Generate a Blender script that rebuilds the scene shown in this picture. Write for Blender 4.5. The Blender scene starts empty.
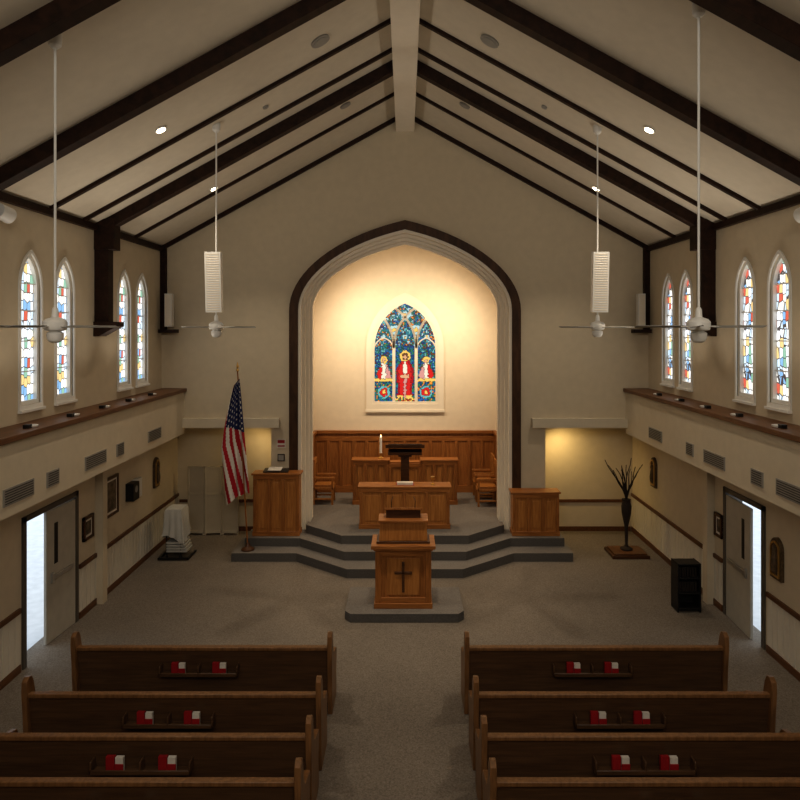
import bpy, bmesh, math, random
from mathutils import Vector, Matrix
from mathutils.geometry import tessellate_polygon
random.seed(4)
S=bpy.context.scene
# ------------------------------------------------------------------ materials
def newmat(name):
    m=bpy.data.materials.new(name); m.use_nodes=True
    nt=m.node_tree; bs=nt.nodes["Principled BSDF"]
    return m,nt,bs
def plain(name,col,rough=.6,metal=0.0,var=.06,scale=6,bump=0.0,bscale=60,spec=.4):
    m,nt,bs=newmat(name)
    tc=nt.nodes.new("ShaderNodeTexCoord"); n=nt.nodes.new("ShaderNodeTexNoise")
    n.inputs["Scale"].default_value=scale; n.inputs["Detail"].default_value=4
    nt.links.new(tc.outputs["Object"],n.inputs["Vector"])
    r=nt.nodes.new("ShaderNodeValToRGB")
    r.color_ramp.elements[0].position=.3; r.color_ramp.elements[1].position=.7
    r.color_ramp.elements[0].color=tuple(c*(1-var) for c in col)+(1,)
    r.color_ramp.elements[1].color=tuple(min(1,c*(1+var)) for c in col)+(1,)
    nt.links.new(n.outputs["Fac"],r.inputs["Fac"]); nt.links.new(r.outputs["Color"],bs.inputs["Base Color"])
    bs.inputs["Roughness"].default_value=rough; bs.inputs["Metallic"].default_value=metal
    bs.inputs["Specular IOR Level"].default_value=spec
    if bump>0:
        n2=nt.nodes.new("ShaderNodeTexNoise"); n2.inputs["Scale"].default_value=bscale
        nt.links.new(tc.outputs["Object"],n2.inputs["Vector"])
        b=nt.nodes.new("ShaderNodeBump"); b.inputs["Strength"].default_value=bump; b.inputs["Distance"].default_value=.01
        nt.links.new(n2.outputs["Fac"],b.inputs["Height"]); nt.links.new(b.outputs["Normal"],bs.inputs["Normal"])
    return m
def wood(name,dark,light,scl=(18,18,1.5),rough=.4,spec=.4):
    m,nt,bs=newmat(name)
    tc=nt.nodes.new("ShaderNodeTexCoord"); mp=nt.nodes.new("ShaderNodeMapping"); mp.inputs["Scale"].default_value=scl
    n=nt.nodes.new("ShaderNodeTexNoise"); n.inputs["Scale"].default_value=1.6; n.inputs["Detail"].default_value=6; n.inputs["Distortion"].default_value=.6
    r=nt.nodes.new("ShaderNodeValToRGB"); r.color_ramp.elements[0].position=.32; r.color_ramp.elements[1].position=.68
    r.color_ramp.elements[0].color=dark+(1,); r.color_ramp.elements[1].color=light+(1,)
    nt.links.new(tc.outputs["Object"],mp.inputs["Vector"]); nt.links.new(mp.outputs["Vector"],n.inputs["Vector"])
    nt.links.new(n.outputs["Fac"],r.inputs["Fac"]); nt.links.new(r.outputs["Color"],bs.inputs["Base Color"])
    bs.inputs["Roughness"].default_value=rough; bs.inputs["Specular IOR Level"].default_value=spec
    return m
def emis(name,col,st):
    m,nt,bs=newmat(name)
    bs.inputs["Base Color"].default_value=col+(1,); bs.inputs["Emission Color"].default_value=col+(1,); bs.inputs["Emission Strength"].default_value=st
    return m
def carpet(name,a,b):
    m,nt,bs=newmat(name)
    tc=nt.nodes.new("ShaderNodeTexCoord")
    n=nt.nodes.new("ShaderNodeTexNoise"); n.inputs["Scale"].default_value=55; n.inputs["Detail"].default_value=5; n.inputs["Roughness"].default_value=.75
    n3=nt.nodes.new("ShaderNodeTexNoise"); n3.inputs["Scale"].default_value=.8; n3.inputs["Detail"].default_value=3
    r=nt.nodes.new("ShaderNodeValToRGB"); r.color_ramp.elements[0].position=.36; r.color_ramp.elements[1].position=.64
    r.color_ramp.elements[0].color=a+(1,); r.color_ramp.elements[1].color=b+(1,)
    mx=nt.nodes.new("ShaderNodeMixRGB"); mx.blend_type='MULTIPLY'; mx.inputs[0].default_value=.35
    for q in (n,n3): nt.links.new(tc.outputs["Object"],q.inputs["Vector"])
    nt.links.new(n.outputs["Fac"],r.inputs["Fac"]); nt.links.new(r.outputs["Color"],mx.inputs[1])
    nt.links.new(n3.outputs["Fac"],mx.inputs[2]); nt.links.new(mx.outputs[0],bs.inputs["Base Color"])
    bs.inputs["Roughness"].default_value=.95; bs.inputs["Specular IOR Level"].default_value=.15
    bp=nt.nodes.new("ShaderNodeBump"); bp.inputs["Strength"].default_value=.5; bp.inputs["Distance"].default_value=.01
    nt.links.new(n.outputs["Fac"],bp.inputs["Height"]); nt.links.new(bp.outputs["Normal"],bs.inputs["Normal"])
    return m
def attrmat(name,emit=0,rough=.8):
    m,nt,bs=newmat(name)
    a=nt.nodes.new("ShaderNodeAttribute"); a.attribute_name="Col"
    if emit>0:
        bs.inputs["Base Color"].default_value=(.01,.01,.012,1); bs.inputs["Specular IOR Level"].default_value=.2
        nt.links.new(a.outputs["Color"],bs.inputs["Emission Color"]); bs.inputs["Emission Strength"].default_value=emit
    else: nt.links.new(a.outputs["Color"],bs.inputs["Base Color"])
    bs.inputs["Roughness"].default_value=rough
    return m
def paleglass(name):
    m,nt,bs=newmat(name)
    tc=nt.nodes.new("ShaderNodeTexCoord"); mp=nt.nodes.new("ShaderNodeMapping"); mp.inputs["Scale"].default_value=(1,1,.6)
    v=nt.nodes.new("ShaderNodeTexVoronoi"); v.inputs["Scale"].default_value=12; v.inputs["Randomness"].default_value=.45
    v2=nt.nodes.new("ShaderNodeTexVoronoi"); v2.feature='DISTANCE_TO_EDGE'; v2.inputs["Scale"].default_value=12; v2.inputs["Randomness"].default_value=.45
    nt.links.new(tc.outputs["Object"],mp.inputs["Vector"])
    for q in (v,v2): nt.links.new(mp.outputs["Vector"],q.inputs["Vector"])
    sep=nt.nodes.new("ShaderNodeSeparateColor"); nt.links.new(v.outputs["Color"],sep.inputs[0])
    r=nt.nodes.new("ShaderNodeValToRGB"); r.color_ramp.interpolation='CONSTANT'
    cols=[(0,(.58,.72,.85)),(.22,(.88,.87,.80)),(.42,(.22,.42,.68)),(.54,(.8,.85,.88)),(.68,(.55,.10,.06)),(.77,(.78,.56,.24)),(.86,(.25,.46,.34)),(.91,(.9,.93,.95))]
    e=r.color_ramp.elements; e[0].position=0; e[0].color=cols[0][1]+(1,); e[1].position=cols[1][0]; e[1].color=cols[1][1]+(1,)
    for p,c in cols[2:]:
        x=e.new(p); x.color=c+(1,)
    nt.links.new(sep.outputs[0],r.inputs["Fac"])
    g=nt.nodes.new("ShaderNodeMath"); g.operation='GREATER_THAN'; g.inputs[1].default_value=.05; nt.links.new(v2.outputs["Distance"],g.inputs[0])
    mx=nt.nodes.new("ShaderNodeMixRGB"); mx.inputs[1].default_value=(.06,.05,.05,1)
    nt.links.new(g.outputs[0],mx.inputs[0]); nt.links.new(r.outputs["Color"],mx.inputs[2])
    nt.links.new(mx.outputs[0],bs.inputs["Emission Color"]); bs.inputs["Emission Strength"].default_value=1.25
    bs.inputs["Base Color"].default_value=(.05,.05,.05,1); bs.inputs["Roughness"].default_value=.2
    return m

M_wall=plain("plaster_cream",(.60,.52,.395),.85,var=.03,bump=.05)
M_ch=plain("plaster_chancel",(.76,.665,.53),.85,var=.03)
M_ceil=plain("ceiling_paint",(.64,.58,.48),.9,var=.03)
M_bulk=plain("bulkhead_paint",(.64,.57,.45),.8,var=.03)
M_trimw=plain("white_trim",(.78,.71,.60),.5,var=.02)
M_white=plain("white_paint",(.78,.77,.74),.4,var=.02)
M_cloth=plain("grey_cloth",(.50,.49,.46),.9,var=.05)
M_panel=plain("wainscot_paint",(.66,.62,.54),.6,var=.03)
M_screen=plain("screen_beige",(.50,.44,.34),.7,var=.03)
M_brown=wood("dark_timber",(.014,.006,.003),(.036,.015,.008),(6,1.5,6),.55,.25)
M_archb=wood("arch_timber",(.042,.019,.009),(.085,.040,.019),(6,6,1.5),.5,.3)
M_oak=wood("oak_vertical",(.22,.080,.019),(.37,.153,.042))
M_oakH=wood("oak_horizontal",(.22,.080,.019),(.37,.153,.042),(1.5,18,18))
M_oakL=wood("oak_panel",(.29,.115,.028),(.45,.20,.056))
M_walnut=wood("walnut",(.05,.020,.008),(.10,.042,.016),(1.5,18,18),.35)
M_pewb=wood("pew_back",(.070,.037,.019),(.120,.064,.032),(1.2,18,18),.38)
M_pewe=wood("pew_end",(.135,.066,.027),(.240,.122,.050),(18,18,1.5),.38)
M_ledge=wood("ledge_wood",(.09,.038,.016),(.17,.075,.030),(18,1.2,18),.4)
M_carpet=carpet("carpet_taupe",(.155,.130,.106),(.305,.262,.218))
M_step=carpet("carpet_grey",(.15,.135,.122),(.28,.256,.235))
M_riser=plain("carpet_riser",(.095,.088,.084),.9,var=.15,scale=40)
M_black=plain("black_metal",(.012,.011,.011),.45,var=.1)
M_dark=plain("dark_leather",(.03,.022,.018),.5,var=.1)
M_brass=plain("brass",(.65,.42,.14),.3,metal=.9)
M_grey=plain("grey_grille",(.30,.29,.27),.5)
M_greyd=plain("grille_slot",(.06,.06,.055),.6)
M_door=plain("door_paint",(.45,.42,.36),.5)
M_frame=plain("door_frame",(.10,.085,.07),.5)
M_steel=plain("steel",(.6,.6,.6),.3,metal=.9)
M_red=plain("red_cover",(.30,.012,.016),.5)
M_page=plain("page_white",(.66,.62,.56),.7)
M_conc=plain("concrete",(.55,.56,.58),.9,var=.08,bump=.1)
M_lamp=emis("lamp_glow",(1,.86,.6),14)
M_lampw=emis("small_lamp_glow",(1,.75,.4),6)
M_glass=paleglass("pale_stained_glass")
M_stain=attrmat("stained_glass",1.1,.3)
M_flag=attrmat("flag_cloth",0,.85)
M_bark=plain("dark_twigs",(.03,.02,.015),.8)
M_pic=plain("painting",(.12,.09,.06),.5,var=.7,scale=9)
M_stone=plain("relief_bronze",(.10,.065,.035),.5,var=.5,scale=14)
M_flame=emis("candle_flame",(1,.7,.3),5)

# ------------------------------------------------------------------ builder
XZ=lambda u,v,d:(u,d,v)
YZ=lambda u,v,d:(d,u,v)
XY=lambda u,v,d:(u,v,d)
class B:
    def __init__(s): s.v=[];s.f=[];s.m=[];s.mats=[]
    def mi(s,m):
        if m not in s.mats: s.mats.append(m)
        return s.mats.index(m)
    def add(s,vs,fs,mat):
        o=len(s.v); s.v+= [tuple(v) for v in vs]
        k=s.mi(mat)
        for f in fs: s.f.append([i+o for i in f]); s.m.append(k)
    def box(s,x0,x1,y0,y1,z0,z1,mat,M=None):
        vs=[Vector((x,y,z)) for x in (x0,x1) for y in (y0,y1) for z in (z0,z1)]
        if M is not None: vs=[M@v for v in vs]
        s.add(vs,[(0,1,3,2),(4,6,7,5),(0,4,5,1),(2,3,7,6),(0,2,6,4),(1,5,7,3)],mat)
    def prism(s,loops,mp,d0,d1,mat,side=None):
        if not isinstance(loops[0][0],(tuple,list)): loops=[loops]
        tri=tessellate_polygon([[Vector((p[0],p[1],0)) for p in l] for l in loops])
        flat=[p for l in loops for p in l]; n=len(flat)
        vs=[mp(p[0],p[1],d0) for p in flat]+[mp(p[0],p[1],d1) for p in flat]
        fs=[tuple(t) for t in tri]+[tuple(i+n for i in reversed(t)) for t in tri]
        s.add(vs,fs,mat)
        o=0; sf=[]
        for l in loops:
            L=len(l)
            for i in range(L):
                j=(i+1)%L; sf.append((o+i,o+j,o+j+n,o+i+n))
            o+=L
        base=len(s.v)-len(vs); k=s.mi(side or mat)
        for f in sf: s.f.append([i+base for i in f]); s.m.append(k)
    def cyl(s,p0,p1,r0,r1,mat,n=16):
        p0=Vector(p0);p1=Vector(p1); d=(p1-p0).normalized()
        a=d.orthogonal().normalized(); b=d.cross(a)
        vs=[];
        for p,r in ((p0,r0),(p1,r1)):
            for i in range(n):
                t=2*math.pi*i/n; vs.append(p+a*math.cos(t)*r+b*math.sin(t)*r)
        fs=[(i,(i+1)%n,(i+1)%n+n,i+n) for i in range(n)]+[tuple(range(n))[::-1],tuple(range(n,2*n))]
        s.add(vs,fs,mat)
    def lathe(s,c,prof,mat,n=20):
        vs=[];m=len(prof)
        for r,z in prof:
            for i in range(n):
                t=2*math.pi*i/n; vs.append((c[0]+r*math.cos(t),c[1]+r*math.sin(t),c[2]+z))
        fs=[(k*n+i,k*n+(i+1)%n,(k+1)*n+(i+1)%n,(k+1)*n+i) for k in range(m-1) for i in range(n)]
        fs+=[tuple(range(n))[::-1],tuple(range((m-1)*n,m*n))]
        s.add(vs,fs,mat)
    def tube(s,pts,r,mat,n=8):
        for a,b in zip(pts[:-1],pts[1:]): s.cyl(a,b,r,r,mat,n)
    def strip(s,pts,w,mp,d0,d1,mat):
        for a,b in zip(pts[:-1],pts[1:]):
            t=Vector((b[0]-a[0],b[1]-a[1])); L=t.length
            if L<1e-6: continue
            t/=L; nn=Vector((-t.y,t.x))*w/2; e=t*w*.2
            s.prism([(a[0]-e.x+nn.x,a[1]-e.y+nn.y),(b[0]+e.x+nn.x,b[1]+e.y+nn.y),(b[0]+e.x-nn.x,b[1]+e.y-nn.y),(a[0]-e.x-nn.x,a[1]-e.y-nn.y)],mp,d0,d1,mat)
    def build(s,name,bevel=0,cols=None):
        xs=[v[0] for v in s.v];ys=[v[1] for v in s.v];zs=[v[2] for v in s.v]
        c=Vector(((min(xs)+max(xs))/2,(min(ys)+max(ys))/2,min(zs)))
        me=bpy.data.meshes.new(name)
        me.from_pydata([Vector(v)-c for v in s.v],[],s.f)
        for m in s.mats: me.materials.append(m)
        for p,k in zip(me.polygons,s.m): p.material_index=k
        if cols:
            at=me.color_attributes.new("Col",'FLOAT_COLOR','CORNER')
            for p in me.polygons:
                for li in p.loop_indices: at.data[li].color=cols[p.index]
        bm=bmesh.new(); bm.from_mesh(me); bmesh.ops.recalc_face_normals(bm,faces=bm.faces); bm.to_mesh(me); bm.free()
        me.shade_smooth(); me.set_sharp_from_angle(angle=math.radians(32))
        o=bpy.data.objects.new(name,me); S.collection.objects.link(o); o.location=c
        if bevel:
            bv=o.modifiers.new("bevel",'BEVEL'); bv.width=bevel; bv.segments=2; bv.limit_method='ANGLE'; bv.angle_limit=math.radians(50)
        return o

# ------------------------------------------------------------------ dimensions
W=5.55; YB=15.5; EAVE=6.8; RIDGE=9.87; SL=(RIDGE-EAVE)/W; REAR=-2.0
def roofz(x): return RIDGE-SL*abs(x)
def archpts(w,za,zs=5.35,n=18):
    h=za-zs; P=[(1,0),(1,.42),(.6,.82),(0,1)]
    out=[]
    for i in range(n+1):
        t=i/n
        x=sum(c*p[0] for c,p in zip(((1-t)**3,3*t*(1-t)**2,3*t*t*(1-t),t**3),P))
        y=sum(c*p[1] for c,p in zip(((1-t)**3,3*t*(1-t)**2,3*t*t*(1-t),t**3),P))
        out.append((w*x,zs+h*y))
    left=[(-x,z) for x,z in out]
    return left+out[::-1][1:]
def archapex(w): return 7.41-(2.64-w)*1.05
def ring(b,wo,wi,y0,y1,mat,zb=0):
    o=archpts(wo,archapex(wo)); i=archpts(wi,archapex(wi))
    b.prism([(-wo,zb)]+o+[(wo,zb),(wi,zb)]+i[::-1]+[(-wi,zb)],XZ,y0,y1,mat)
def pointed(cx,w,z0,zs,za,n=10):
    r=za-zs; R=(w*w+r*r)/(2*w); a1=math.atan2(r,-(R-w))
    pts=[(cx-w,z0)]
    L=[]
    for i in range(n+1):
        a=math.pi+(a1-math.pi)*i/n
        L.append((R-w+R*math.cos(a),zs+R*math.sin(a)))
    pts+=[(cx+x,z) for x,z in L]+[(cx-x,z) for x,z in L[::-1][1:]]+[(cx+w,z0)]
    return pts

# ------------------------------------------------------------------ shell
YC=18.3
b=B(); b.box(-5.8,5.8,REAR-.2,YB+3.2,-.1,0,M_carpet); b.build("floor")
b=B(); b.box(-40,40,-30,40,-.3,-.12,M_conc); b.build("ground")
def winhole(y): return pointed(y,.275,3.82,5.55,6.05,8)
WY=[7.1,10.07,11.08,13.43,14.33]
for side,sx in (("left",-1),("right",1)):
    dy0,dy1=(9.9,11.45) if sx<0 else (10.52,11.75)
    b=B()
    outer=[(REAR,0),(dy0,0),(dy0,2.15),(dy1,2.15),(dy1,0),(16.85,0),(16.85,EAVE+.1),(REAR,EAVE+.1)]
    b.prism([outer]+[winhole(y) for y in WY],YZ,sx*W,sx*(W+.25),M_wall)
    b.build("wall_"+side)
    b=B(); b.box(min(sx*5.03,sx*W),max(sx*5.03,sx*W),REAR,YB,2.55,3.50,M_bulk)
    b.build("wall_bulkhead_"+side)
    b=B(); b.box(min(sx*4.97,sx*W),max(sx*4.97,sx*W),REAR,YB,3.50,3.58,M_ledge); b.build("trim_ledge_"+side,.01)
    b=B(); b.box(min(sx*5.47,sx*W),max(sx*5.47,sx*W),REAR,YB,6.69,6.80,M_brown); b.build("trim_wall_plate_"+side)
    b=B(); r=B(); w=B()
    for a,c in ((REAR,dy0-.12),(dy1+.12,16.6)):
        x0,x1=sorted((sx*(W-.035),sx*W)); r.box(x0,x1,a,c,.85,.92,M_ledge)
        x0,x1=sorted((sx*(W-.03),sx*W)); b.box(x0,x1,a,c,0,.11,M_ledge)
        x0,x1=sorted((sx*(W-.012),sx*W)); w.box(x0,x1,a,c,.11,.85,M_panel)
        y=a+.1
        while y<c-.1:
            x0,x1=sorted((sx*(W-.02),sx*(W-.012))); w.box(x0,x1,y,y+.13,.12,.84,M_panel); y+=.15
    b.build("baseboard_"+side); r.build("trim_chair_rail_"+side); w.build("trim_wainscot_"+side)
    b=B(); x0,x1=sorted((sx*(W-.14),sx*W)); b.box(x0,x1,12.18,12.36,0,2.55,M_wall); b.build("trim_pilaster_"+side)
for i,(sx,y) in enumerate([(s,y) for s in (-1,1) for y in WY]):
    b=B()
    h=winhole(y)
    inner=pointed(y,.225,3.88,5.55,5.99,8)
    b.prism([h,inner],YZ,sx*(W+.02),sx*(W+.12),M_white)
    big=pointed(y,.32,3.76,5.55,6.11,8)
    b.prism([big,h],YZ,sx*(W-.025),sx*(W+.01),M_white)
    b.prism(inner,YZ,sx*(W+.08),sx*(W+.1),M_glass)
    x0,x1=sorted((sx*(W+.05),sx*(W+.08)))
    for z in (4.3,4.75,5.2,5.6): b.box(x0,x1,y-.225,y+.225,z,z+.015,M_white)
    x0,x1=sorted((sx*(W-.06),sx*W)); b.box(x0,x1,y-.33,y+.33,3.72,3.76,M_white)
    b.build("window_%d"%(i+1))
b=B()
ow=2.39; A=archpts(ow,archapex(ow))
outer=[(-5.8,2.67),(-3.05,2.67),(-3.05,0),(-ow,0)]+A+[(ow,0),(3.2,0),(3.2,2.67),(5.8,2.67),(5.8,EAVE),(0,RIDGE+.1),(-5.8,EAVE)]
b.prism(outer,XZ,YB,YB+.25,M_wall); b.build("wall_back")
b=B(); b.prism([(-5.8,0),(5.8,0),(5.8,EAVE),(0,RIDGE+.1),(-5.8,EAVE)],XZ,REAR-.2,REAR,M_wall); b.build("wall_rear")
for side,xa,xb in (("left",-5.8,-3.05),("right",3.2,5.8)):
    b=B(); b.box(xa,xb,16.6,16.85,0,2.9,M_wall)
    if side=="left": b.box(xb,xb+.25,YB+.25,16.85,0,2.9,M_wall)
    else: b.box(xa-.25,xa,YB+.25,16.85,0,2.9,M_wall)
    b.build("wall_recess_"+side)
    b=B(); b.box(xa,xb,YB+.25,16.6,2.67,2.9,M_ceil); b.build("ceiling_recess_"+side)
    b=B(); b.box(max(xa,-5.5),min(xb,5.5),16.57,16.6,.70,.77,M_ledge); b.build("trim_recess_rail_"+side)
    b=B(); b.box(max(xa,-5.5),min(xb,5.5),16.57,16.6,0,.11,M_ledge); b.build("baseboard_recess_"+side)
b=B(); b.box(-5.03,-2.85,15.36,YB,2.69,2.90,M_bulk); b.build("trim_header_left")
b=B(); b.box(2.88,5.03,15.36,YB,2.69,2.90,M_bulk); b.build("trim_header_right")
b=B(); ring(b,2.63,2.43,15.42,YB,M_archb); b.build("trim_arch_timber")
b=B(); ring(b,2.43,2.36,15.44,15.60,M_trimw); ring(b,2.39,2.29,15.60,15.70,M_trimw); ring(b,2.39,2.22,15.70,15.80,M_trimw); ring(b,2.6,2.15,15.80,15.92,M_trimw); b.build("trim_arch_moulding")
b=B(); o=[(-2.7,0)]+archpts(2.7,7.7)+[(2.7,0),(2.45,0)]+archpts(2.45,7.40)[::-1]+[(-2.45,0)]
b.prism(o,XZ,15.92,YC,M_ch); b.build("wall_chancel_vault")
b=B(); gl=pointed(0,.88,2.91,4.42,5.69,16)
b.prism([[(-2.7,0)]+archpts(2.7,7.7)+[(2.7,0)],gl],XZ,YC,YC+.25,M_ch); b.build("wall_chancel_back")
b=B()
b.prism([(-5.8,roofz(5.8)),(0,RIDGE),(5.8,roofz(5.8)),(5.8,roofz(5.8)+.2),(0,RIDGE+.2),(-5.8,roofz(5.8)+.2)],XZ,REAR-.2,YB+.25,M_ceil); b.build("ceiling")
def chevron(b,y0,y1,th,mat,xo=5.5,xi=.2):
    for s in (-1,1):
        b.prism([(s*xi,roofz(xi)),(s*xo,roofz(xo)),(s*xo,roofz(xo)-th),(s*xi,roofz(xi)-th)],XZ,y0,y1,mat)
for y in (-.6,2.6,6.5,8.78,12.25):
    b=B(); chevron(b,y-.10,y+.10,.22,M_brown)
    for s in (-1,1):
        pj=5.30 if y>9 else 5.36
        x0,x1=sorted((s*pj,s*W)); b.box(x0,x1,y-.11,y+.11,5.05,6.9,M_brown)
        if y>9:
            x0,x1=sorted((s*5.18,s*W)); b.box(x0,x1,y-.13,y+.13,6.35,6.9,M_brown)
            b.prism([(s*W,4.80),(s*5.45,4.80),(s*5.12,4.98),(s*5.12,5.06),(s*W,5.06)],XZ,y-.15,y+.15,M_brown)
    b.build("roof_truss",.008)
for i,y in enumerate((1.0,4.1,10.55,11.65,13.85)):
    b=B(); chevron(b,y-.04,y+.04,.06,M_brown); b.build("trim_%d"%(i+1))
b=B(); chevron(b,YB-.08,YB,.10,M_brown,xo=W)
for s in (-1,1):
    x0,x1=sorted((s*5.42,s*W)); b.box(x0,x1,YB-.1,YB,4.9,6.8,M_brown)
b.build("trim_gable")
b=B(); b.box(-.21,.21,REAR,YB,9.42,RIDGE-.02,M_trimw); b.build("ridge_beam",.01)

# ------------------------------------------------------------------ steps / platform
def plat(b,pts,z0,z1):
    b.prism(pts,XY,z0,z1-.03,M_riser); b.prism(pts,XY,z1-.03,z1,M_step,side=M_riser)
b=B(); YS=YB-.002
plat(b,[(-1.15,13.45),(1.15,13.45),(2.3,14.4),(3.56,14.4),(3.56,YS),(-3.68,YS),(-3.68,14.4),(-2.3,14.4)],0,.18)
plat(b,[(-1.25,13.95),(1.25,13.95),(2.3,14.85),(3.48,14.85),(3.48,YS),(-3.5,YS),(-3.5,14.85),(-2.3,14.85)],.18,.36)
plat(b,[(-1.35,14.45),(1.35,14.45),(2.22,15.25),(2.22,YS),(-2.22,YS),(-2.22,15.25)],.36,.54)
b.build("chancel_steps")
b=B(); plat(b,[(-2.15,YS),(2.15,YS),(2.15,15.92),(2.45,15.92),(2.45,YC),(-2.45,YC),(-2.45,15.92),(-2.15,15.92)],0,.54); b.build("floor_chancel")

b=B(); b.box(-2.44,2.44,YC-.04,YC,.54,2.12,M_oak); b.box(-2.44,2.44,YC-.09,YC,2.12,2.2,M_oakH); b.box(-2.44,2.44,YC-.07,YC,.54,.72,M_oakH); b.box(-2.44,2.44,YC-.065,YC,1.92,2.04,M_oakH)
for i in range(15):
    x=-2.4+i*4.8/14; b.box(x-.04,x+.04,YC-.075,YC-.03,.72,1.92,M_oak)
for s in (-1,1):
    x0,x1=sorted((s*2.40,s*2.45)); b.box(x0,x1,16.3,YC-.1,.54,2.12,M_oak); x0,x1=sorted((s*2.36,s*2.45)); b.box(x0,x1,16.3,YC-.1,2.12,2.2,M_oakH)
b.build("trim_chancel_wainscot",.006)

# ------------------------------------------------------------------ stained glass window
b=B(); b.prism([pointed(0,1.04,2.74,4.42,5.90,16),gl],XZ,YC-.04,YC+.02,M_trimw)
b.prism([gl,pointed(0,.82,2.97,4.42,5.61,16)],XZ,YC-.02,YC+.1,M_trimw)
b.box(-1.06,1.06,YC-.07,YC,2.69,2.75,M_trimw)
w=.84;zs=4.42;r=1.2;R=(w*w+r*r)/(2*w)
def inside(x,z,w=.85,za=5.66):
    if abs(x)>w or z<2.9: return False
    if z<=zs: return True
    rr=za-zs; RR=(w*w+rr*rr)/(2*w)
    return math.hypot(abs(x)+(RR-w),z-zs)<RR
for s in (-1,1):
    b.box(s*.30-.04,s*.30+.04,YC-.01,YC+.09,2.92,4.46,M_trimw)
    for d in (-1,1):
        pts=[]
        for i in range(40):
            a=i/39*1.4; x=s*.30+d*(R-R*math.cos(a)); z=zs+R*math.sin(a)
            if inside(x,z): pts.append((x,z))
            else: break
        b.strip(pts,.06,XZ,YC-.01,YC+.085,M_trimw)
    q=[p for p in pointed(s*.57,.27,4.34,4.34,4.68,8) if inside(p[0],p[1])]
    b.strip(q,.035,XZ,YC+.0,YC+.08,M_trimw)
seeds=[]
def pick(*a): return random.choice(a)
DB=(.012,.05,.18);MB=(.02,.12,.34);TL=(.02,.19,.24);LT=(.14,.42,.42);PB=(.42,.60,.62);GN=(.03,.20,.10);RD=(.58,.018,.015);DR=(.36,.008,.012);OR=(.74,.26,.03);GD=(.82,.52,.12);IV=(.80,.70,.54);SK=(.66,.36,.20);PK=(.60,.28,.24);BR=(.16,.06,.02)
def region(x,z):
    ax=abs(x)
    if z>4.46:
        for cx,cz,rr in ((0,5.28,.17),(.30,4.90,.17),(0,4.70,.10),(.58,4.72,.08)):
            d=math.hypot(ax-cx,z-cz)
            if d<rr*.36: return GD
            if d<rr*.75: return PB
            if d<rr: return TL
        return pick(DB,TL,LT,PB,GN,BR,OR,MB)
    if ax<.27:
        # robed central figure: hair, face, halo, red mantle, ivory tunic, hands
        if .05<math.hypot(x,(z-4.18)*.85)<.085 and z<4.26: return BR
        if math.hypot(x,(z-4.18)*.85)<=.05: return SK
        if math.hypot(x,z-4.19)<.15: return GD
        if 3.06<z<4.08:
            wd=.10+.13*min(1,(4.08-z)/.22)
            if z<3.45: wd-=.03
            if ax<wd:
                if ax<.05 and z>3.7: return IV
                if 3.60<z<3.70 and ax<.12: return SK
                if ax<.035 and z<3.6: return PK
                if z<3.14: return GD
                return RD if ax<wd*.75 else DR
        if z<3.06: return pick(GD,DR,GN,OR)
        return pick(DB,MB,TL,GN)
    cx=ax-.57
    if math.hypot(cx,z-4.08)<.05: return SK
    if math.hypot(cx,z-4.09)<.10: return GD
    if 3.58<z<4.0:
        wd=.06+.13*min(1,(4.0-z)/.3)
        if abs(cx)<wd: return IV if abs(cx)<.06 else (PK if cx<0 else RD)
    if 3.50<z<=3.58: return GD
    if z<3.50:
        d=math.hypot(cx,z-3.22)
        if d<.055: return GD
        if d<.115: return RD
        if d<.17: return LT
        return pick(DB,GN,OR,MB,TL)
    return pick(DB,MB,TL,GN,LT,BR)
cell=.042
for i in range(-21,22):
    for j in range(0,68):
        x=i*cell+random.uniform(-.014,.014); z=2.9+j*cell+random.uniform(-.014,.014)
        seeds.append((x,z,region(x,z)))
grid={}
for sd in seeds: grid.setdefault((int(math.floor(sd[0]/cell)),int(math.floor(sd[1]/cell))),[]).append(sd)
cols=[]; h=.0115
nx=int(1.72/h); nz=int(2.78/h)
vs=[];fs=[]
for j in range(nz):
    for i in range(nx):
        x=-.86+(i+.5)*h; z=2.91+(j+.5)*h
        if not inside(x,z,.87,5.68): continue
        gi,gj=int(math.floor(x/cell)),int(math.floor(z/cell)); ds=[]
        for a in (-1,0,1):
            for c in (-1,0,1):
                for sd in grid.get((gi+a,gj+c),()): ds.append((math.hypot(sd[0]-x,sd[1]-z),sd[2]))
        ds.sort(key=lambda t:t[0])
        same=len(ds)>1 and ds[1][1]==ds[0][1]
        col=ds[0][1] if (same or len(ds)<2 or ds[1][0]-ds[0][0]>.008) else (.01,.01,.015)
        k=len(vs); vs+=[(x-h/2,YC+.06,z-h/2),(x+h/2,YC+.06,z-h/2),(x+h/2,YC+.06,z+h/2),(x-h/2,YC+.06,z+h/2)]
        fs.append((k,k+1,k+2,k+3)); cols.append(tuple(col)+(1,))
nf=len(b.f); b.add(vs,fs,M_stain)
b.build("window_11",cols=[(.5,.5,.5,1)]*nf+cols)
b=B(); b.box(-1.1,1.1,YC+.26,YC+.3,2.7,6.0,M_white); b.build("trim_window_shutter")

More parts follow.
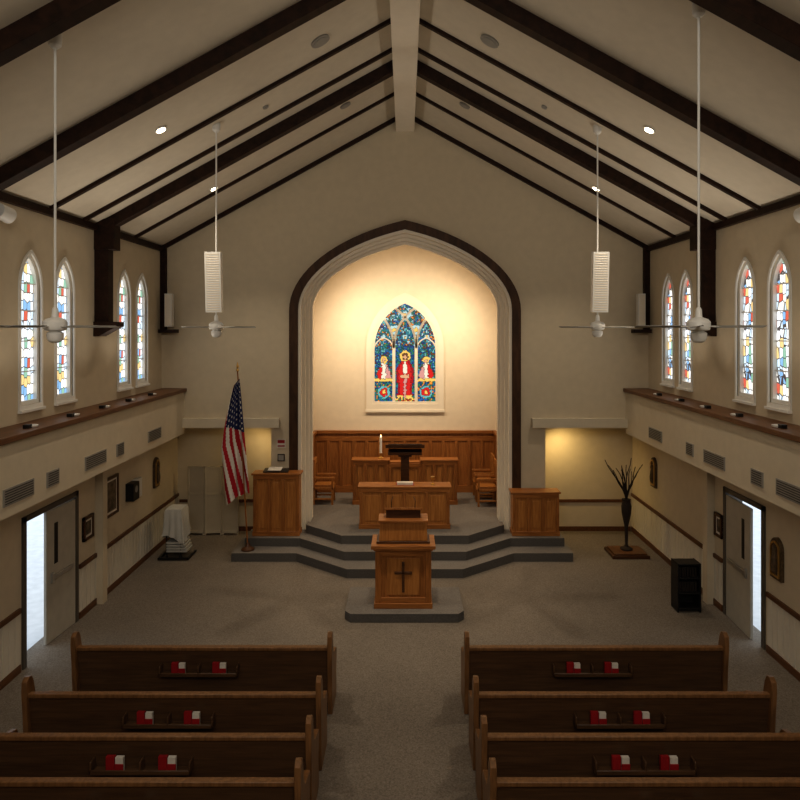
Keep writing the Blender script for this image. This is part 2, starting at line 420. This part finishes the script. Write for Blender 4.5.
# ------------------------------------------------------------------ furniture
def panelled(b,x0,x1,y0,y1,z0,z1,n,st=.07,top=.04,over=.04,body=None,fm=None):
    body=body or M_oakL; fm=fm or M_oak
    b.box(x0,x1,y0,y1,z0,z1-top,body)
    b.box(x0-over,x1+over,y0-over,y1+over,z1-top,z1,M_oakH)
    b.box(x0-.015,x1+.015,y0-.035,y1+.015,z0,z0+.1,M_oakH)
    b.box(x0,x1,y0-.03,y0,z1-top-.09,z1-top,M_oakH)
    for i in range(n+1):
        x=x0+st/2+(x1-x0-st)*i/n; b.box(x-st/2,x+st/2,y0-.03,y0,z0+.1,z1-top-.09,fm)
    for i in range(n):
        xa=x0+st/2+(x1-x0-st)*i/n+st/2+.05; xb=x0+st/2+(x1-x0-st)*(i+1)/n-st/2-.05
        if xb>xa: b.box(xa,xb,y0-.015,y0,z0+.17,z1-top-.16,body)
b=B(); panelled(b,-1.0,.98,14.95,15.35,.54,1.47,4); b.build("altar_table",.006)
b=B()
panelled(b,-1.3,-.42,17.0,17.3,.54,1.66,3); panelled(b,.42,1.3,17.0,17.3,.54,1.66,3); panelled(b,-.42,.42,17.02,17.28,.54,1.60,2,over=0)
b.build("communion_rail",.006)
b=B(); X=0.0
b.box(X-.28,X+.28,16.0,16.45,.54,.60,M_walnut); b.box(X-.1,X+.1,16.13,16.33,.60,1.96,M_walnut)
b.box(X-.16,X+.16,16.08,16.38,1.90,2.0,M_walnut)
b.box(X-.40,X+.40,15.98,16.46,1.96,2.03,M_walnut)
b.prism([(15.93,2.14),(16.5,2.03),(16.5,2.08),(15.93,2.22)],YZ,X-.46,X+.46,M_walnut)
b.prism([(15.97,2.21),(16.44,2.095),(16.44,2.115),(15.97,2.23)],YZ,X-.40,X+.40,M_dark)
b.build("lectern",.006)
b=B(); b.lathe((-.61,17.15,1.66),[(.07,0),(.07,.02),(.02,.05),(.02,.12),(.045,.14)],M_brass); b.cyl((-.61,17.15,1.79),(-.61,17.15,2.2),.032,.032,M_white); b.lathe((-.61,17.15,2.2),[(.006,0),(.014,.03),(.002,.07)],M_flame,8); b.build("candlestick")
b=B(); b.lathe((.62,15.15,1.47),[(.05,0),(.045,.015),(.012,.03),(.012,.09),(.04,.11),(.05,.17)],M_brass); b.build("chalice")
b=B(); b.prism([(15.05,1.475),(15.3,1.475),(15.3,1.5),(15.05,1.53)],YZ,-.18,.18,M_page); b.box(-.2,.2,15.04,15.31,1.47,1.475,M_red); b.build("open_bible")
b=B()
pts=[(-.92,11.42),(.9,11.42),(1.0,11.55),(1.0,12.6),(-1.02,12.6),(-1.02,11.55)]
b.prism(pts,XY,0,.12,M_riser); b.prism(pts,XY,.12,.15,M_step,side=M_riser); b.build("pulpit_dais",.008)
b=B(); cx=-.03
def tap(z0,z1,w0,w1,y0,y1,mat):
    vs=[(cx-w0,y0,z0),(cx+w0,y0,z0),(cx+w0,y1,z0),(cx-w0,y1,z0),(cx-w1,y0,z1),(cx+w1,y0,z1),(cx+w1,y1,z1),(cx-w1,y1,z1)]
    b.add(vs,[(0,1,2,3),(4,5,6,7),(0,1,5,4),(1,2,6,5),(2,3,7,6),(3,0,4,7)],mat)
tap(.15,.24,.5,.5,11.62,12.2,M_oakH); tap(.24,1.14,.46,.47,11.68,12.16,M_oak)
for s in (-1,1): b.box(cx+s*.43-.05,cx+s*.43+.05,11.645,11.7,.24,1.14,M_oak)
b.box(cx-.40,cx+.40,11.65,11.69,.24,.33,M_oakH); b.box(cx-.40,cx+.40,11.65,11.69,1.04,1.14,M_oakH)
b.box(cx-.28,cx+.28,11.665,11.69,.37,1.00,M_oakL)
tap(1.14,1.18,.5,.52,11.60,12.2,M_oakH); tap(1.18,1.24,.55,.55,11.56,12.22,M_oakH)
b.box(cx-.022,cx+.022,11.64,11.67,.42,.94,M_walnut); b.box(cx-.15,cx+.15,11.64,11.67,.73,.775,M_walnut)
tap(1.24,1.28,.46,.46,11.68,12.14,M_walnut); tap(1.28,1.60,.42,.40,11.72,12.1,M_oakL); tap(1.60,1.64,.43,.43,11.68,12.14,M_oakH)
b.prism([(11.84,1.64),(12.1,1.64),(12.1,1.68),(11.84,1.78)],YZ,cx-.30,cx+.30,M_walnut)
b.prism([(11.80,1.79),(12.14,1.70),(12.14,1.73),(11.80,1.83)],YZ,cx-.33,cx+.33,M_oak)
b.tube([(cx-.2,12.0,1.7),(cx-.21,11.9,1.93),(cx-.18,12.0,1.98)],.006,M_black); b.tube([(cx+.2,12.0,1.7),(cx+.21,11.9,1.93),(cx+.18,12.0,1.98)],.006,M_black)
b.build("pulpit",.006)
b=B(); panelled(b,-3.35,-2.34,15.02,15.34,.36,1.74,3)
b.prism([(15.08,1.74),(15.3,1.74),(15.3,1.80),(15.08,1.77)],YZ,-3.15,-2.6,M_dark); b.prism([(15.07,1.78),(15.29,1.81),(15.29,1.83),(15.07,1.80)],YZ,-3.05,-2.75,M_page)
b.build("reading_desk",.006)
b=B(); panelled(b,2.38,3.40,15.02,15.34,.36,1.33,3); b.build("reading_desk",.006)
def chair(x,y,f):
    b=B(); z=.54
    def bx(a0,a1,y0,y1,z0,z1,m=M_oakL):
        p,q=sorted((x+f*a0,x+f*a1)); b.box(p,q,y+y0,y+y1,z+z0,z+z1,m)
    for yy in (-.25,.21):
        bx(0,.05,yy,yy+.04,0,1.12); bx(.46,.51,yy,yy+.04,0,.66); bx(0,.53,yy-.005,yy+.05,.64,.69); bx(.04,.47,yy,yy+.04,.12,.16)
    bx(0,.52,-.25,.25,.38,.44); bx(.04,.5,-.22,.22,.44,.48,M_oakL)
    bx(-.005,.045,-.21,.21,.98,1.12); bx(0,.04,-.21,.21,.55,.62)
    for k in range(4): bx(.01,.03,-.17+k*.1,-.13+k*.1,.62,.98)
    b.build("wooden_armchair",.005)
chair(-2.30,17.2,1); chair(2.30,17.0,-1); chair(2.30,17.7,-1)

# ------------------------------------------------------------------ pews
def pew(x0,x1,Y,rx,books):
    b=B()
    b.prism([(Y,.84),(Y+.035,.84),(Y+.12,.1),(Y+.085,.1)],YZ,x0+.05,x1-.05,M_pewb)
    b.box(x0+.05,x1-.05,Y-.022,Y+.055,.83,.875,M_pewe)
    b.prism([(Y+.06,.12),(Y+.09,.12),(Y+.08,.2),(Y+.05,.2)],YZ,x0+.05,x1-.05,M_pewe)
    b.box(x0+.05,x1-.05,Y+.1,Y+.52,.40,.44,M_pewe)
    b.box(x0+.05,x1-.05,Y+.47,Y+.5,.12,.40,M_pewb)
    prof=[(Y+.02,0),(Y+.52,0),(Y+.55,.08),(Y+.52,.30),(Y+.58,.56),(Y+.55,.62),(Y+.42,.65),(Y+.22,.70),(Y+.14,.82),(Y+.10,.98),(Y+.06,1.05),(Y-.0,1.06),(Y-.05,1.02),(Y-.06,.92),(Y-.03,.6),(Y-.01,.3)]
    b.prism(prof,YZ,x0,x0+.06,M_pewe); b.prism(prof,YZ,x1-.06,x1,M_pewe)
    b.box(rx-.5,rx+.5,Y-.08,Y+.06,.53,.545,M_pewb); b.box(rx-.5,rx+.5,Y-.09,Y-.075,.53,.58,M_pewb)
    for s in (-1,0,1): b.box(rx+s*.49-.01,rx+s*.49+.01,Y-.09,Y+.05,.53,.66,M_pewb)
    b.build("pew",.008)
    h=B()
    for x in books:
        h.box(x-.085,x+.0,Y-.065,Y-.04,.547,.70,M_red); h.box(x-.08,x-.005,Y-.04,Y-.032,.55,.695,M_page); h.box(x-.085,x+.0,Y-.032,Y-.025,.547,.70,M_red)
        h.box(x+.008,x+.085,Y-.063,Y-.02,.547,.69,M_page); h.box(x+.005,x+.09,Y-.07,Y-.063,.547,.63,M_red)
    h.build("hymnals")
for Y in (8.69,7.58,6.8,6.12,5.4):
    pew(-4.25,-.93,Y,-2.62,(-2.88,-2.36))
    pew(.76,4.12,Y,2.38,(2.14,2.62))

# ------------------------------------------------------------------ ceiling fans and speakers
def fan(x,y,rot,speaker):
    b=B(); zc=roofz(x)
    b.lathe((x,y,zc-.12),[(.03,0),(.06,.03),(.065,.08),(.065,.2)],M_white)
    b.cyl((x,y,5.15),(x,y,zc-.05),.013,.013,M_white,10)
    b.lathe((x,y,4.80),[(.03,0),(.06,.015),(.08,.05),(.08,.1),(.05,.115),(.105,.13),(.115,.16),(.115,.21),(.09,.24),(.035,.26),(.03,.34),(.018,.36)],M_white)
    for k in range(5):
        M=Matrix.Translation((x,y,4.965))@Matrix.Rotation(rot+k*2*math.pi/5,4,'Z')
        b.box(.1,.2,-.02,.02,-.004,.004,M_white,M)
        M2=M@Matrix.Rotation(math.radians(9),4,'X')
        b.box(.18,.62,-.055,.055,-.004,.004,M_grey,M2)
    b.build("ceiling_fan",.003)
    if speaker:
        b=B(); M=Matrix.Translation((x,y-.1,5.20))@Matrix.Rotation(math.radians(4),4,'X')
        b.box(-.125,.125,-.06,.06,0,.95,M_white,M)
        for i in range(24): b.box(-.105,.105,-.063,-.058,.03+i*.038,.045+i*.038,M_trimw,M)
        b.box(x-.03,x+.03,y-.06,y-.012,5.35,5.40,M_steel); b.box(x-.03,x+.03,y-.09,y-.012,5.95,6.0,M_steel)
        b.build("column_speaker",.006)
fan(-3.55,6.9,.75,False); fan(2.98,6.9,.5,False); fan(-3.02,10.88,.35,True); fan(3.08,10.88,.1,True)
def ceildisc(x,y,r,glow,name):
    b=B(); s=1 if x>0 else -1
    n=Vector((s*SL,0,1)).normalized(); p=Vector((x,y,roofz(x)))
    b.cyl(p-n*.025,p+n*.02,r,r,M_white if glow else M_grey,24)
    b.cyl(p-n*.032,p-n*.02,r*.75,r*.75,M_lamp if glow else M_grey,24)
    b.build(name)
DL=[(3.6,10.0),(3.83,13.6),(3.6,5.0),(3.6,2.2)]
for s in (-1,1):
    for x,y in DL: ceildisc(s*x,y,.085,True,"recessed_downlight")
    ceildisc(s*1.25,10.0,.15,False,"ceiling_speaker"); ceildisc(s*1.15,13.06,.11,False,"ceiling_speaker"); ceildisc(s*2.3,11.2,.05,False,"smoke_detector")
for x in (-3.25,3.6):
    b=B(); b.cyl((x,16.0,2.64),(x,16.0,2.68),.07,.07,M_white); b.cyl((x,16.0,2.632),(x,16.0,2.645),.055,.055,M_lampw); b.build("recessed_downlight")
for s in (-1,1):
    b=B(); b.box(s*5.30-.08,s*5.30+.08,15.2,15.38,4.98,5.72,M_white); b.box(s*5.30-.065,s*5.30+.065,15.19,15.2,5.0,5.70,M_trimw); b.box(s*5.30-.03,s*5.30+.03,15.38,YB,5.3,5.36,M_black)
    b.box(s*5.32-.2,s*5.32+.2,15.2,YB-.1,4.84,4.92,M_brown); b.build("wall_speaker",.005)
    b=B(); x=s*5.36; b.cyl((x,8.95,6.50),(x-s*.03,9.16,6.46),.10,.11,M_white,20); b.cyl((x-s*.03,9.16,6.46),(x-s*.031,9.17,6.458),.09,.09,M_grey,20); b.box(min(x,s*W),max(x,s*W),9.0,9.06,6.44,6.52,M_black); b.build("wall_projector_speaker")
for s in (-1,1):
    for ya,yb in ((8.5,9.2),(9.54,9.87),(10.68,11.43),(11.85,12.15),(13.3,14.0)):
        b=B(); x0,x1=sorted((s*5.03,s*5.015)); b.box(x0,x1,ya,yb,2.70,2.92,M_grey)
        for i in range(6):
            x2,x3=sorted((s*5.015,s*5.011)); b.box(x2,x3,ya+.03,yb-.03,2.725+i*.032,2.738+i*.032,M_greyd)
        b.build("air_vent")
UL=(8.2,9.4,10.6,11.7,12.8,13.9)
for s in (-1,1):
    for y in UL:
        b=B(); x=s*5.16; b.lathe((x,y,3.58),[(.07,0),(.08,.01),(.085,.03),(.07,.034)],M_white); b.box(x-.04,x+.04,y-.15,y-.06,3.58,3.63,M_black); b.build("ledge_uplight")

# ------------------------------------------------------------------ doors
def leaf(b,yh,s,ang,width,far,hx=.04):
    M=Matrix.Translation((s*(W+hx),yh,0))@Matrix.Rotation(ang,4,'Z')
    d=-1 if far else 1
    y0,y1=sorted((0,d*width))
    b.box(-.022,.022,y0,y1,.01,2.08,M_door,M)
    yy0,yy1=sorted((d*.12,d*(width-.12)))
    for q in (-1,1):
        b.box(q*.05-.012,q*.05+.012,yy0,yy1,.98,1.04,M_steel,M)
    b.box(-.06,.06,d*(width-.14)-.03,d*(width-.14)+.03,.93,1.09,M_steel,M)
    b.box(-.026,.026,d*(width-.26)-.05,d*(width-.26)+.05,1.2,1.85,M_black,M)
def doorframe(b,s,y0,y1):
    x0,x1=sorted((s*(W-.03),s*(W+.27)))
    b.box(x0,x1,y0-.06,y0+.03,0,2.2,M_frame); b.box(x0,x1,y1-.03,y1+.06,0,2.2,M_frame); b.box(x0,x1,y0-.06,y1+.06,2.12,2.2,M_frame)
b=B(); doorframe(b,-1,9.9,11.45); leaf(b,11.41,-1,math.radians(-4),.82,True,0); leaf(b,9.94,-1,math.radians(80),.70,False); b.build("door_1",.004)
b=B(); doorframe(b,1,10.52,11.75); leaf(b,11.71,1,math.radians(-3),.92,True,.0); b.build("door_2",.004)

# ------------------------------------------------------------------ wall decor
def picture(s,ya,yb,za,zb,name,fr=M_walnut,art=M_pic):
    b=B()
    x0,x1=sorted((s*W,s*(W-.03))); b.box(x0,x1,ya,yb,za,zb,M_page)
    x0,x1=sorted((s*W,s*(W-.05)))
    for a in ((ya,yb,za,za+.05),(ya,yb,zb-.05,zb),(ya,ya+.05,za,zb),(yb-.05,yb,za,zb)): b.box(x0,x1,*a,fr)
    x0,x1=sorted((s*W,s*(W-.035))); b.box(x0,x1,ya+.09,yb-.09,za+.09,zb-.09,art)
    b.build(name,.004)
picture(-1,12.42,13.08,1.42,2.16,"framed_picture"); picture(-1,11.68,12.04,1.27,1.68,"framed_certificate")
picture(1,11.84,12.12,1.27,1.68,"framed_certificate")
def plaque(s,y,z0,z1,w,name):
    b=B(); b.prism(pointed(y,w,z0,z1-w*1.2,z1,8),YZ,s*W,s*(W-.05),M_stone)
    b.prism([pointed(y,w*.8,z0+.04,z1-w*1.2,z1-.05,8),pointed(y,w*.65,z0+.07,z1-w*1.2,z1-.08,8)],YZ,s*(W-.05),s*(W-.07),M_brass)
    b.lathe((s*(W-.06),y,z0+.12),[(.05,0),(.06,.1),(.045,.22),(.03,.27),(.045,.32),(.03,.37)],M_stone,10)
    b.build(name)
plaque(-1,15.1,1.42,2.08,.14,"wall_relief_plaque"); plaque(1,15.1,1.42,2.08,.14,"wall_relief_plaque"); plaque(1,10.1,1.22,1.84,.15,"wall_relief_plaque")
b=B(); b.box(-W,-W+.16,13.5,13.8,1.5,1.85,M_black); b.box(-W,-W+.1,13.82,14.1,1.48,1.86,M_white); b.cyl((-W+.16,13.65,1.72),(-W+.165,13.65,1.72),.07,.07,M_grey); b.build("wall_intercom",.005)
b=B(); b.box(-2.92,-2.72,YB-.02,YB,2.22,2.42,M_page); b.box(-2.90,-2.74,YB-.025,YB-.02,2.33,2.40,M_red); b.box(-2.90,-2.74,YB-.025,YB-.02,2.25,2.28,M_red); b.build("notice_sign")
b=B(); b.box(-2.9,-2.74,YB-.03,YB,1.92,2.08,M_dark); b.box(-2.88,-2.76,YB-.035,YB-.03,1.94,2.06,M_grey); b.build("thermostat")
b=B()
for i in range(3):
    xa=-5.2+i*.41; ya=16.25 if i%2 else 16.29; yb=16.29 if i%2 else 16.25
    L=math.hypot(.41,.04); ang=math.atan2(yb-ya,.41)
    M=Matrix.Translation((xa,ya,0))@Matrix.Rotation(ang,4,'Z')
    b.box(0,L*.98,-.012,.012,.04,1.60,M_screen,M)
    for q in ((0,.04),(L-.045,L-.01)): b.box(q[0],q[1],-.022,.022,0,1.64,M_screen,M)
    for z in (1.58,.95,.05): b.box(0,L*.97,-.022,.022,z,z+.055,M_screen,M)
b.build("folding_screen",.003)
b=B(); x0,x1,y0,y1=-5.12,-4.82,14.6,15.0
for x in (x0,x1):
    for y in (y0,y1):
        b.cyl((x,y,.07),(x,y,1.04),.015,.015,M_black,8); b.lathe((x,y,0),[(.02,0),(.035,.02),(.035,.05),(.02,.07)],M_black,10)
for z in (.12,.5,1.02): b.box(x0,x1,y0,y1,z,z+.02,M_black)
for x in (x0-.12,x1+.2): b.box(x-.02,x+.02,y0-.15,y1,.02,.06,M_black)
b.box(x0-.12,x1+.2,y0-.15,y0-.1,.02,.06,M_black)
for k in range(4): b.box(x0+.0,x1+.14-.02*k,y0-.02,y1-.02,.14+k*.06,.18+k*.06,M_cloth)
b.box(x0-.02,x1+.02,y0-.02,y1+.02,1.04,1.055,M_cloth)
vs=[];fs=[];N=60
rows=((1.05,.02),(1.0,.035),(.82,.045),(.62,.06),(.42,.08))
for k,(z,o) in enumerate(rows):
    for i in range(N):
        t=i/N*4; sd=int(t); u=t-sd
        hx=(x1-x0)/2+o; hy=(y1-y0)/2+o
        px,py=[(-hx+2*hx*u,-hy),(hx,-hy+2*hy*u),(hx-2*hx*u,hy),(-hx,hy-2*hy*u)][sd]
        wv=.022*math.sin(i*1.25)*(k/4)
        px*=1+wv/hx; py*=1+wv/hy
        vs.append(((x0+x1)/2+px,(y0+y1)/2+py,z+(.09*math.sin(i*.21+1)*(k==4))))
for k in range(4):
    for i in range(N): fs.append((k*N+i,k*N+(i+1)%N,(k+1)*N+(i+1)%N,(k+1)*N+i))
b.add(vs,fs,M_cloth)
b.build("draped_cart")
b=B(); x0,x1,y0,y1=4.74,5.15,11.82,12.12
b.box(x0,x0+.025,y0,y1,0,.85,M_black); b.box(x1-.025,x1,y0,y1,0,.85,M_black); b.box(x0,x1,y1-.02,y1,0,.83,M_black)
for z in (.05,.32,.58,.82): b.box(x0,x1,y0,y1,z,z+.025,M_black)
for i in range(7): b.box(x0+.05+i*.045,x0+.08+i*.045,y0+.05,y0+.22,.605,.77,M_dark)
for i in range(7): b.box(x0+.05+i*.045,x0+.085+i*.045,y0+.05,y0+.22,.345,.52,M_dark)
b.build("book_rack",.004)
b=B(); b.box(4.45,5.25,14.55,15.2,0,.07,M_walnut); b.box(4.5,5.2,14.6,15.15,.07,.1,M_ledge); b.build("wooden_plinth",.006)
b=B(); c=(4.85,14.9,.1)
b.lathe(c,[(.13,0),(.13,.03),(.05,.07),(.03,.12),(.04,.5),(.06,.6),(.10,.8),(.11,.95),(.08,1.06),(.10,1.1)],M_bark)
random.seed(9)
for i in range(15):
    a=random.uniform(0,6.28); p=Vector((c[0],c[1],1.15)); d=Vector((math.cos(a)*.17,math.sin(a)*.13,1)); r=.02
    n=6; L=random.uniform(.65,1.0)/n
    for k in range(n):
        q=p+d*L; b.cyl(p,q,r,r*.85,M_bark,6); p=q; r*=.85; d=(d+Vector((random.uniform(-.25,.25),random.uniform(-.25,.25),0))+Vector((math.cos(a)*.03,0,0)))
b.build("twig_arrangement")

# ------------------------------------------------------------------ flag
b=B(); p0=Vector((-3.38,14.62,.18)); p1=Vector((-3.60,14.62,4.02))
b.lathe((p0.x,p0.y,.18),[(.14,0),(.14,.03),(.06,.08),(.03,.16)],M_walnut)
b.cyl(p0,p1,.016,.014,M_oak,12); b.lathe((p1.x,p1.y,p1.z),[(.02,0),(.035,.03),(.012,.06),(.03,.10),(.003,.2)],M_brass,12)
nb=len(b.f)
vs=[];fs=[];cols=[]; NS=48; NT=150
def fpos(s,t):
    top=p1+(p0-p1)*.04; pt=top+(p0-top)*(t*.66)
    wd=.10+.42*min(1,t*1.9)**.8
    x=pt.x+.05-(s)*wd+ .09*t
    y=pt.y-.06-.05*math.sin(s*math.pi*5+t*1.5)*(.3+t)-.02*math.sin(s*21)
    z=pt.z-.30*s*t-.12*s*(1-t) + .18*(1-abs(2*s-1))*t*.4
    return (x,y,z)
for j in range(NT+1):
    for i in range(NS+1): vs.append(fpos(i/NS,j/NT))
RED=(.42,.012,.025,1);WH=(.74,.70,.64,1);BL=(.012,.02,.09,1)
for j in range(NT):
    for i in range(NS):
        s=(i+.5)/NS;t=(j+.5)/NT
        fs.append((j*(NS+1)+i,j*(NS+1)+i+1,(j+1)*(NS+1)+i+1,(j+1)*(NS+1)+i))
        q=(s*.9+(t)*.55)
        if t<.47-.12*s and s<.92:
            u=(s*7)%1-.5; v=((t*22)+.5*(int(s*7)%2))%1-.5
            cols.append(WH if abs(u)<.17 and abs(v)<.18 else BL)
        else: cols.append(RED if int(math.floor(q*8))%2==0 else WH)
b.add(vs,fs,M_flag)
b.build("american_flag",cols=[(.5,.5,.5,1)]*nb+cols)

# ------------------------------------------------------------------ lights
def lamp(kind,name,loc,tgt,e,col=(1,.86,.67),**k):
    l=bpy.data.lights.new(name,kind); l.energy=e; l.color=col
    for a,v in k.items(): setattr(l,a,v)
    o=bpy.data.objects.new(name,l); S.collection.objects.link(o); o.location=loc
    o.rotation_euler=(Vector(tgt)-Vector(loc)).to_track_quat('-Z','Y').to_euler(); return o
for s in (-1,1):
    for (x,y),e in zip(DL,(250,210,75,45)):
        z=roofz(x)-.06; lamp('SPOT',"downlight_lamp",(s*x,y,z),(s*x*.75,y,0),e,spot_size=math.radians(95),spot_blend=.8,shadow_soft_size=.08)
    for y in UL[1:5]:
        lamp('SPOT',"uplight_lamp",(s*5.14,y,3.68),(s*3.0,y,8.3),60,(1,.89,.74),spot_size=math.radians(120),spot_blend=1,shadow_soft_size=.1)
    lamp('SPOT',"chancel_lamp",(s*1.7,16.2,5.7),(-s*.1,18.3,4.1),265,(1,.80,.56),spot_size=math.radians(140),spot_blend=1,shadow_soft_size=.15)
lamp('SPOT',"chancel_downlight",(0,16.3,6.7),(0,15.9,.5),300,(1,.80,.55),spot_size=math.radians(80),spot_blend=.9,shadow_soft_size=.15)
lamp('SPOT',"recess_lamp",(3.6,16.0,2.6),(4.2,16.5,0.6),60,(1,.72,.30),spot_size=math.radians(150),spot_blend=1,shadow_soft_size=.06)
lamp('SPOT',"recess_lamp",(-3.25,16.0,2.6),(-4.2,16.5,0.8),26,(1,.72,.32),spot_size=math.radians(150),spot_blend=1,shadow_soft_size=.06)
lamp('SPOT',"pulpit_lamp",(0,9.5,9.2),(0,12.8,0),700,(1,.84,.62),spot_size=math.radians(54),spot_blend=1,shadow_soft_size=.3)
lamp('AREA',"rear_fill",(0,-1.0,7.6),(0,9,3.0),235,(1,.93,.82),shape='RECTANGLE',size=6,size_y=2)  # added fill from behind the camera to brighten the nave, no real fixture
wd=bpy.data.worlds.new("World"); S.world=wd; wd.use_nodes=True
bg=wd.node_tree.nodes["Background"]; bg.inputs[0].default_value=(.80,.90,1,1); bg.inputs[1].default_value=1.8
# ------------------------------------------------------------------ camera
cd=bpy.data.cameras.new("Camera"); cam=bpy.data.objects.new("Camera",cd); S.collection.objects.link(cam)
cam.location=(0,0,4.95); cam.rotation_euler=(math.radians(90),0,0)
cd.sensor_width=36; cd.lens=680/800*36; cd.shift_x=-5/800; cd.shift_y=-72/800; cd.clip_start=.05
S.camera=cam
S.view_settings.view_transform='Standard'
try: S.view_settings.look='Medium High Contrast'
except Exception: S.view_settings.look='None'
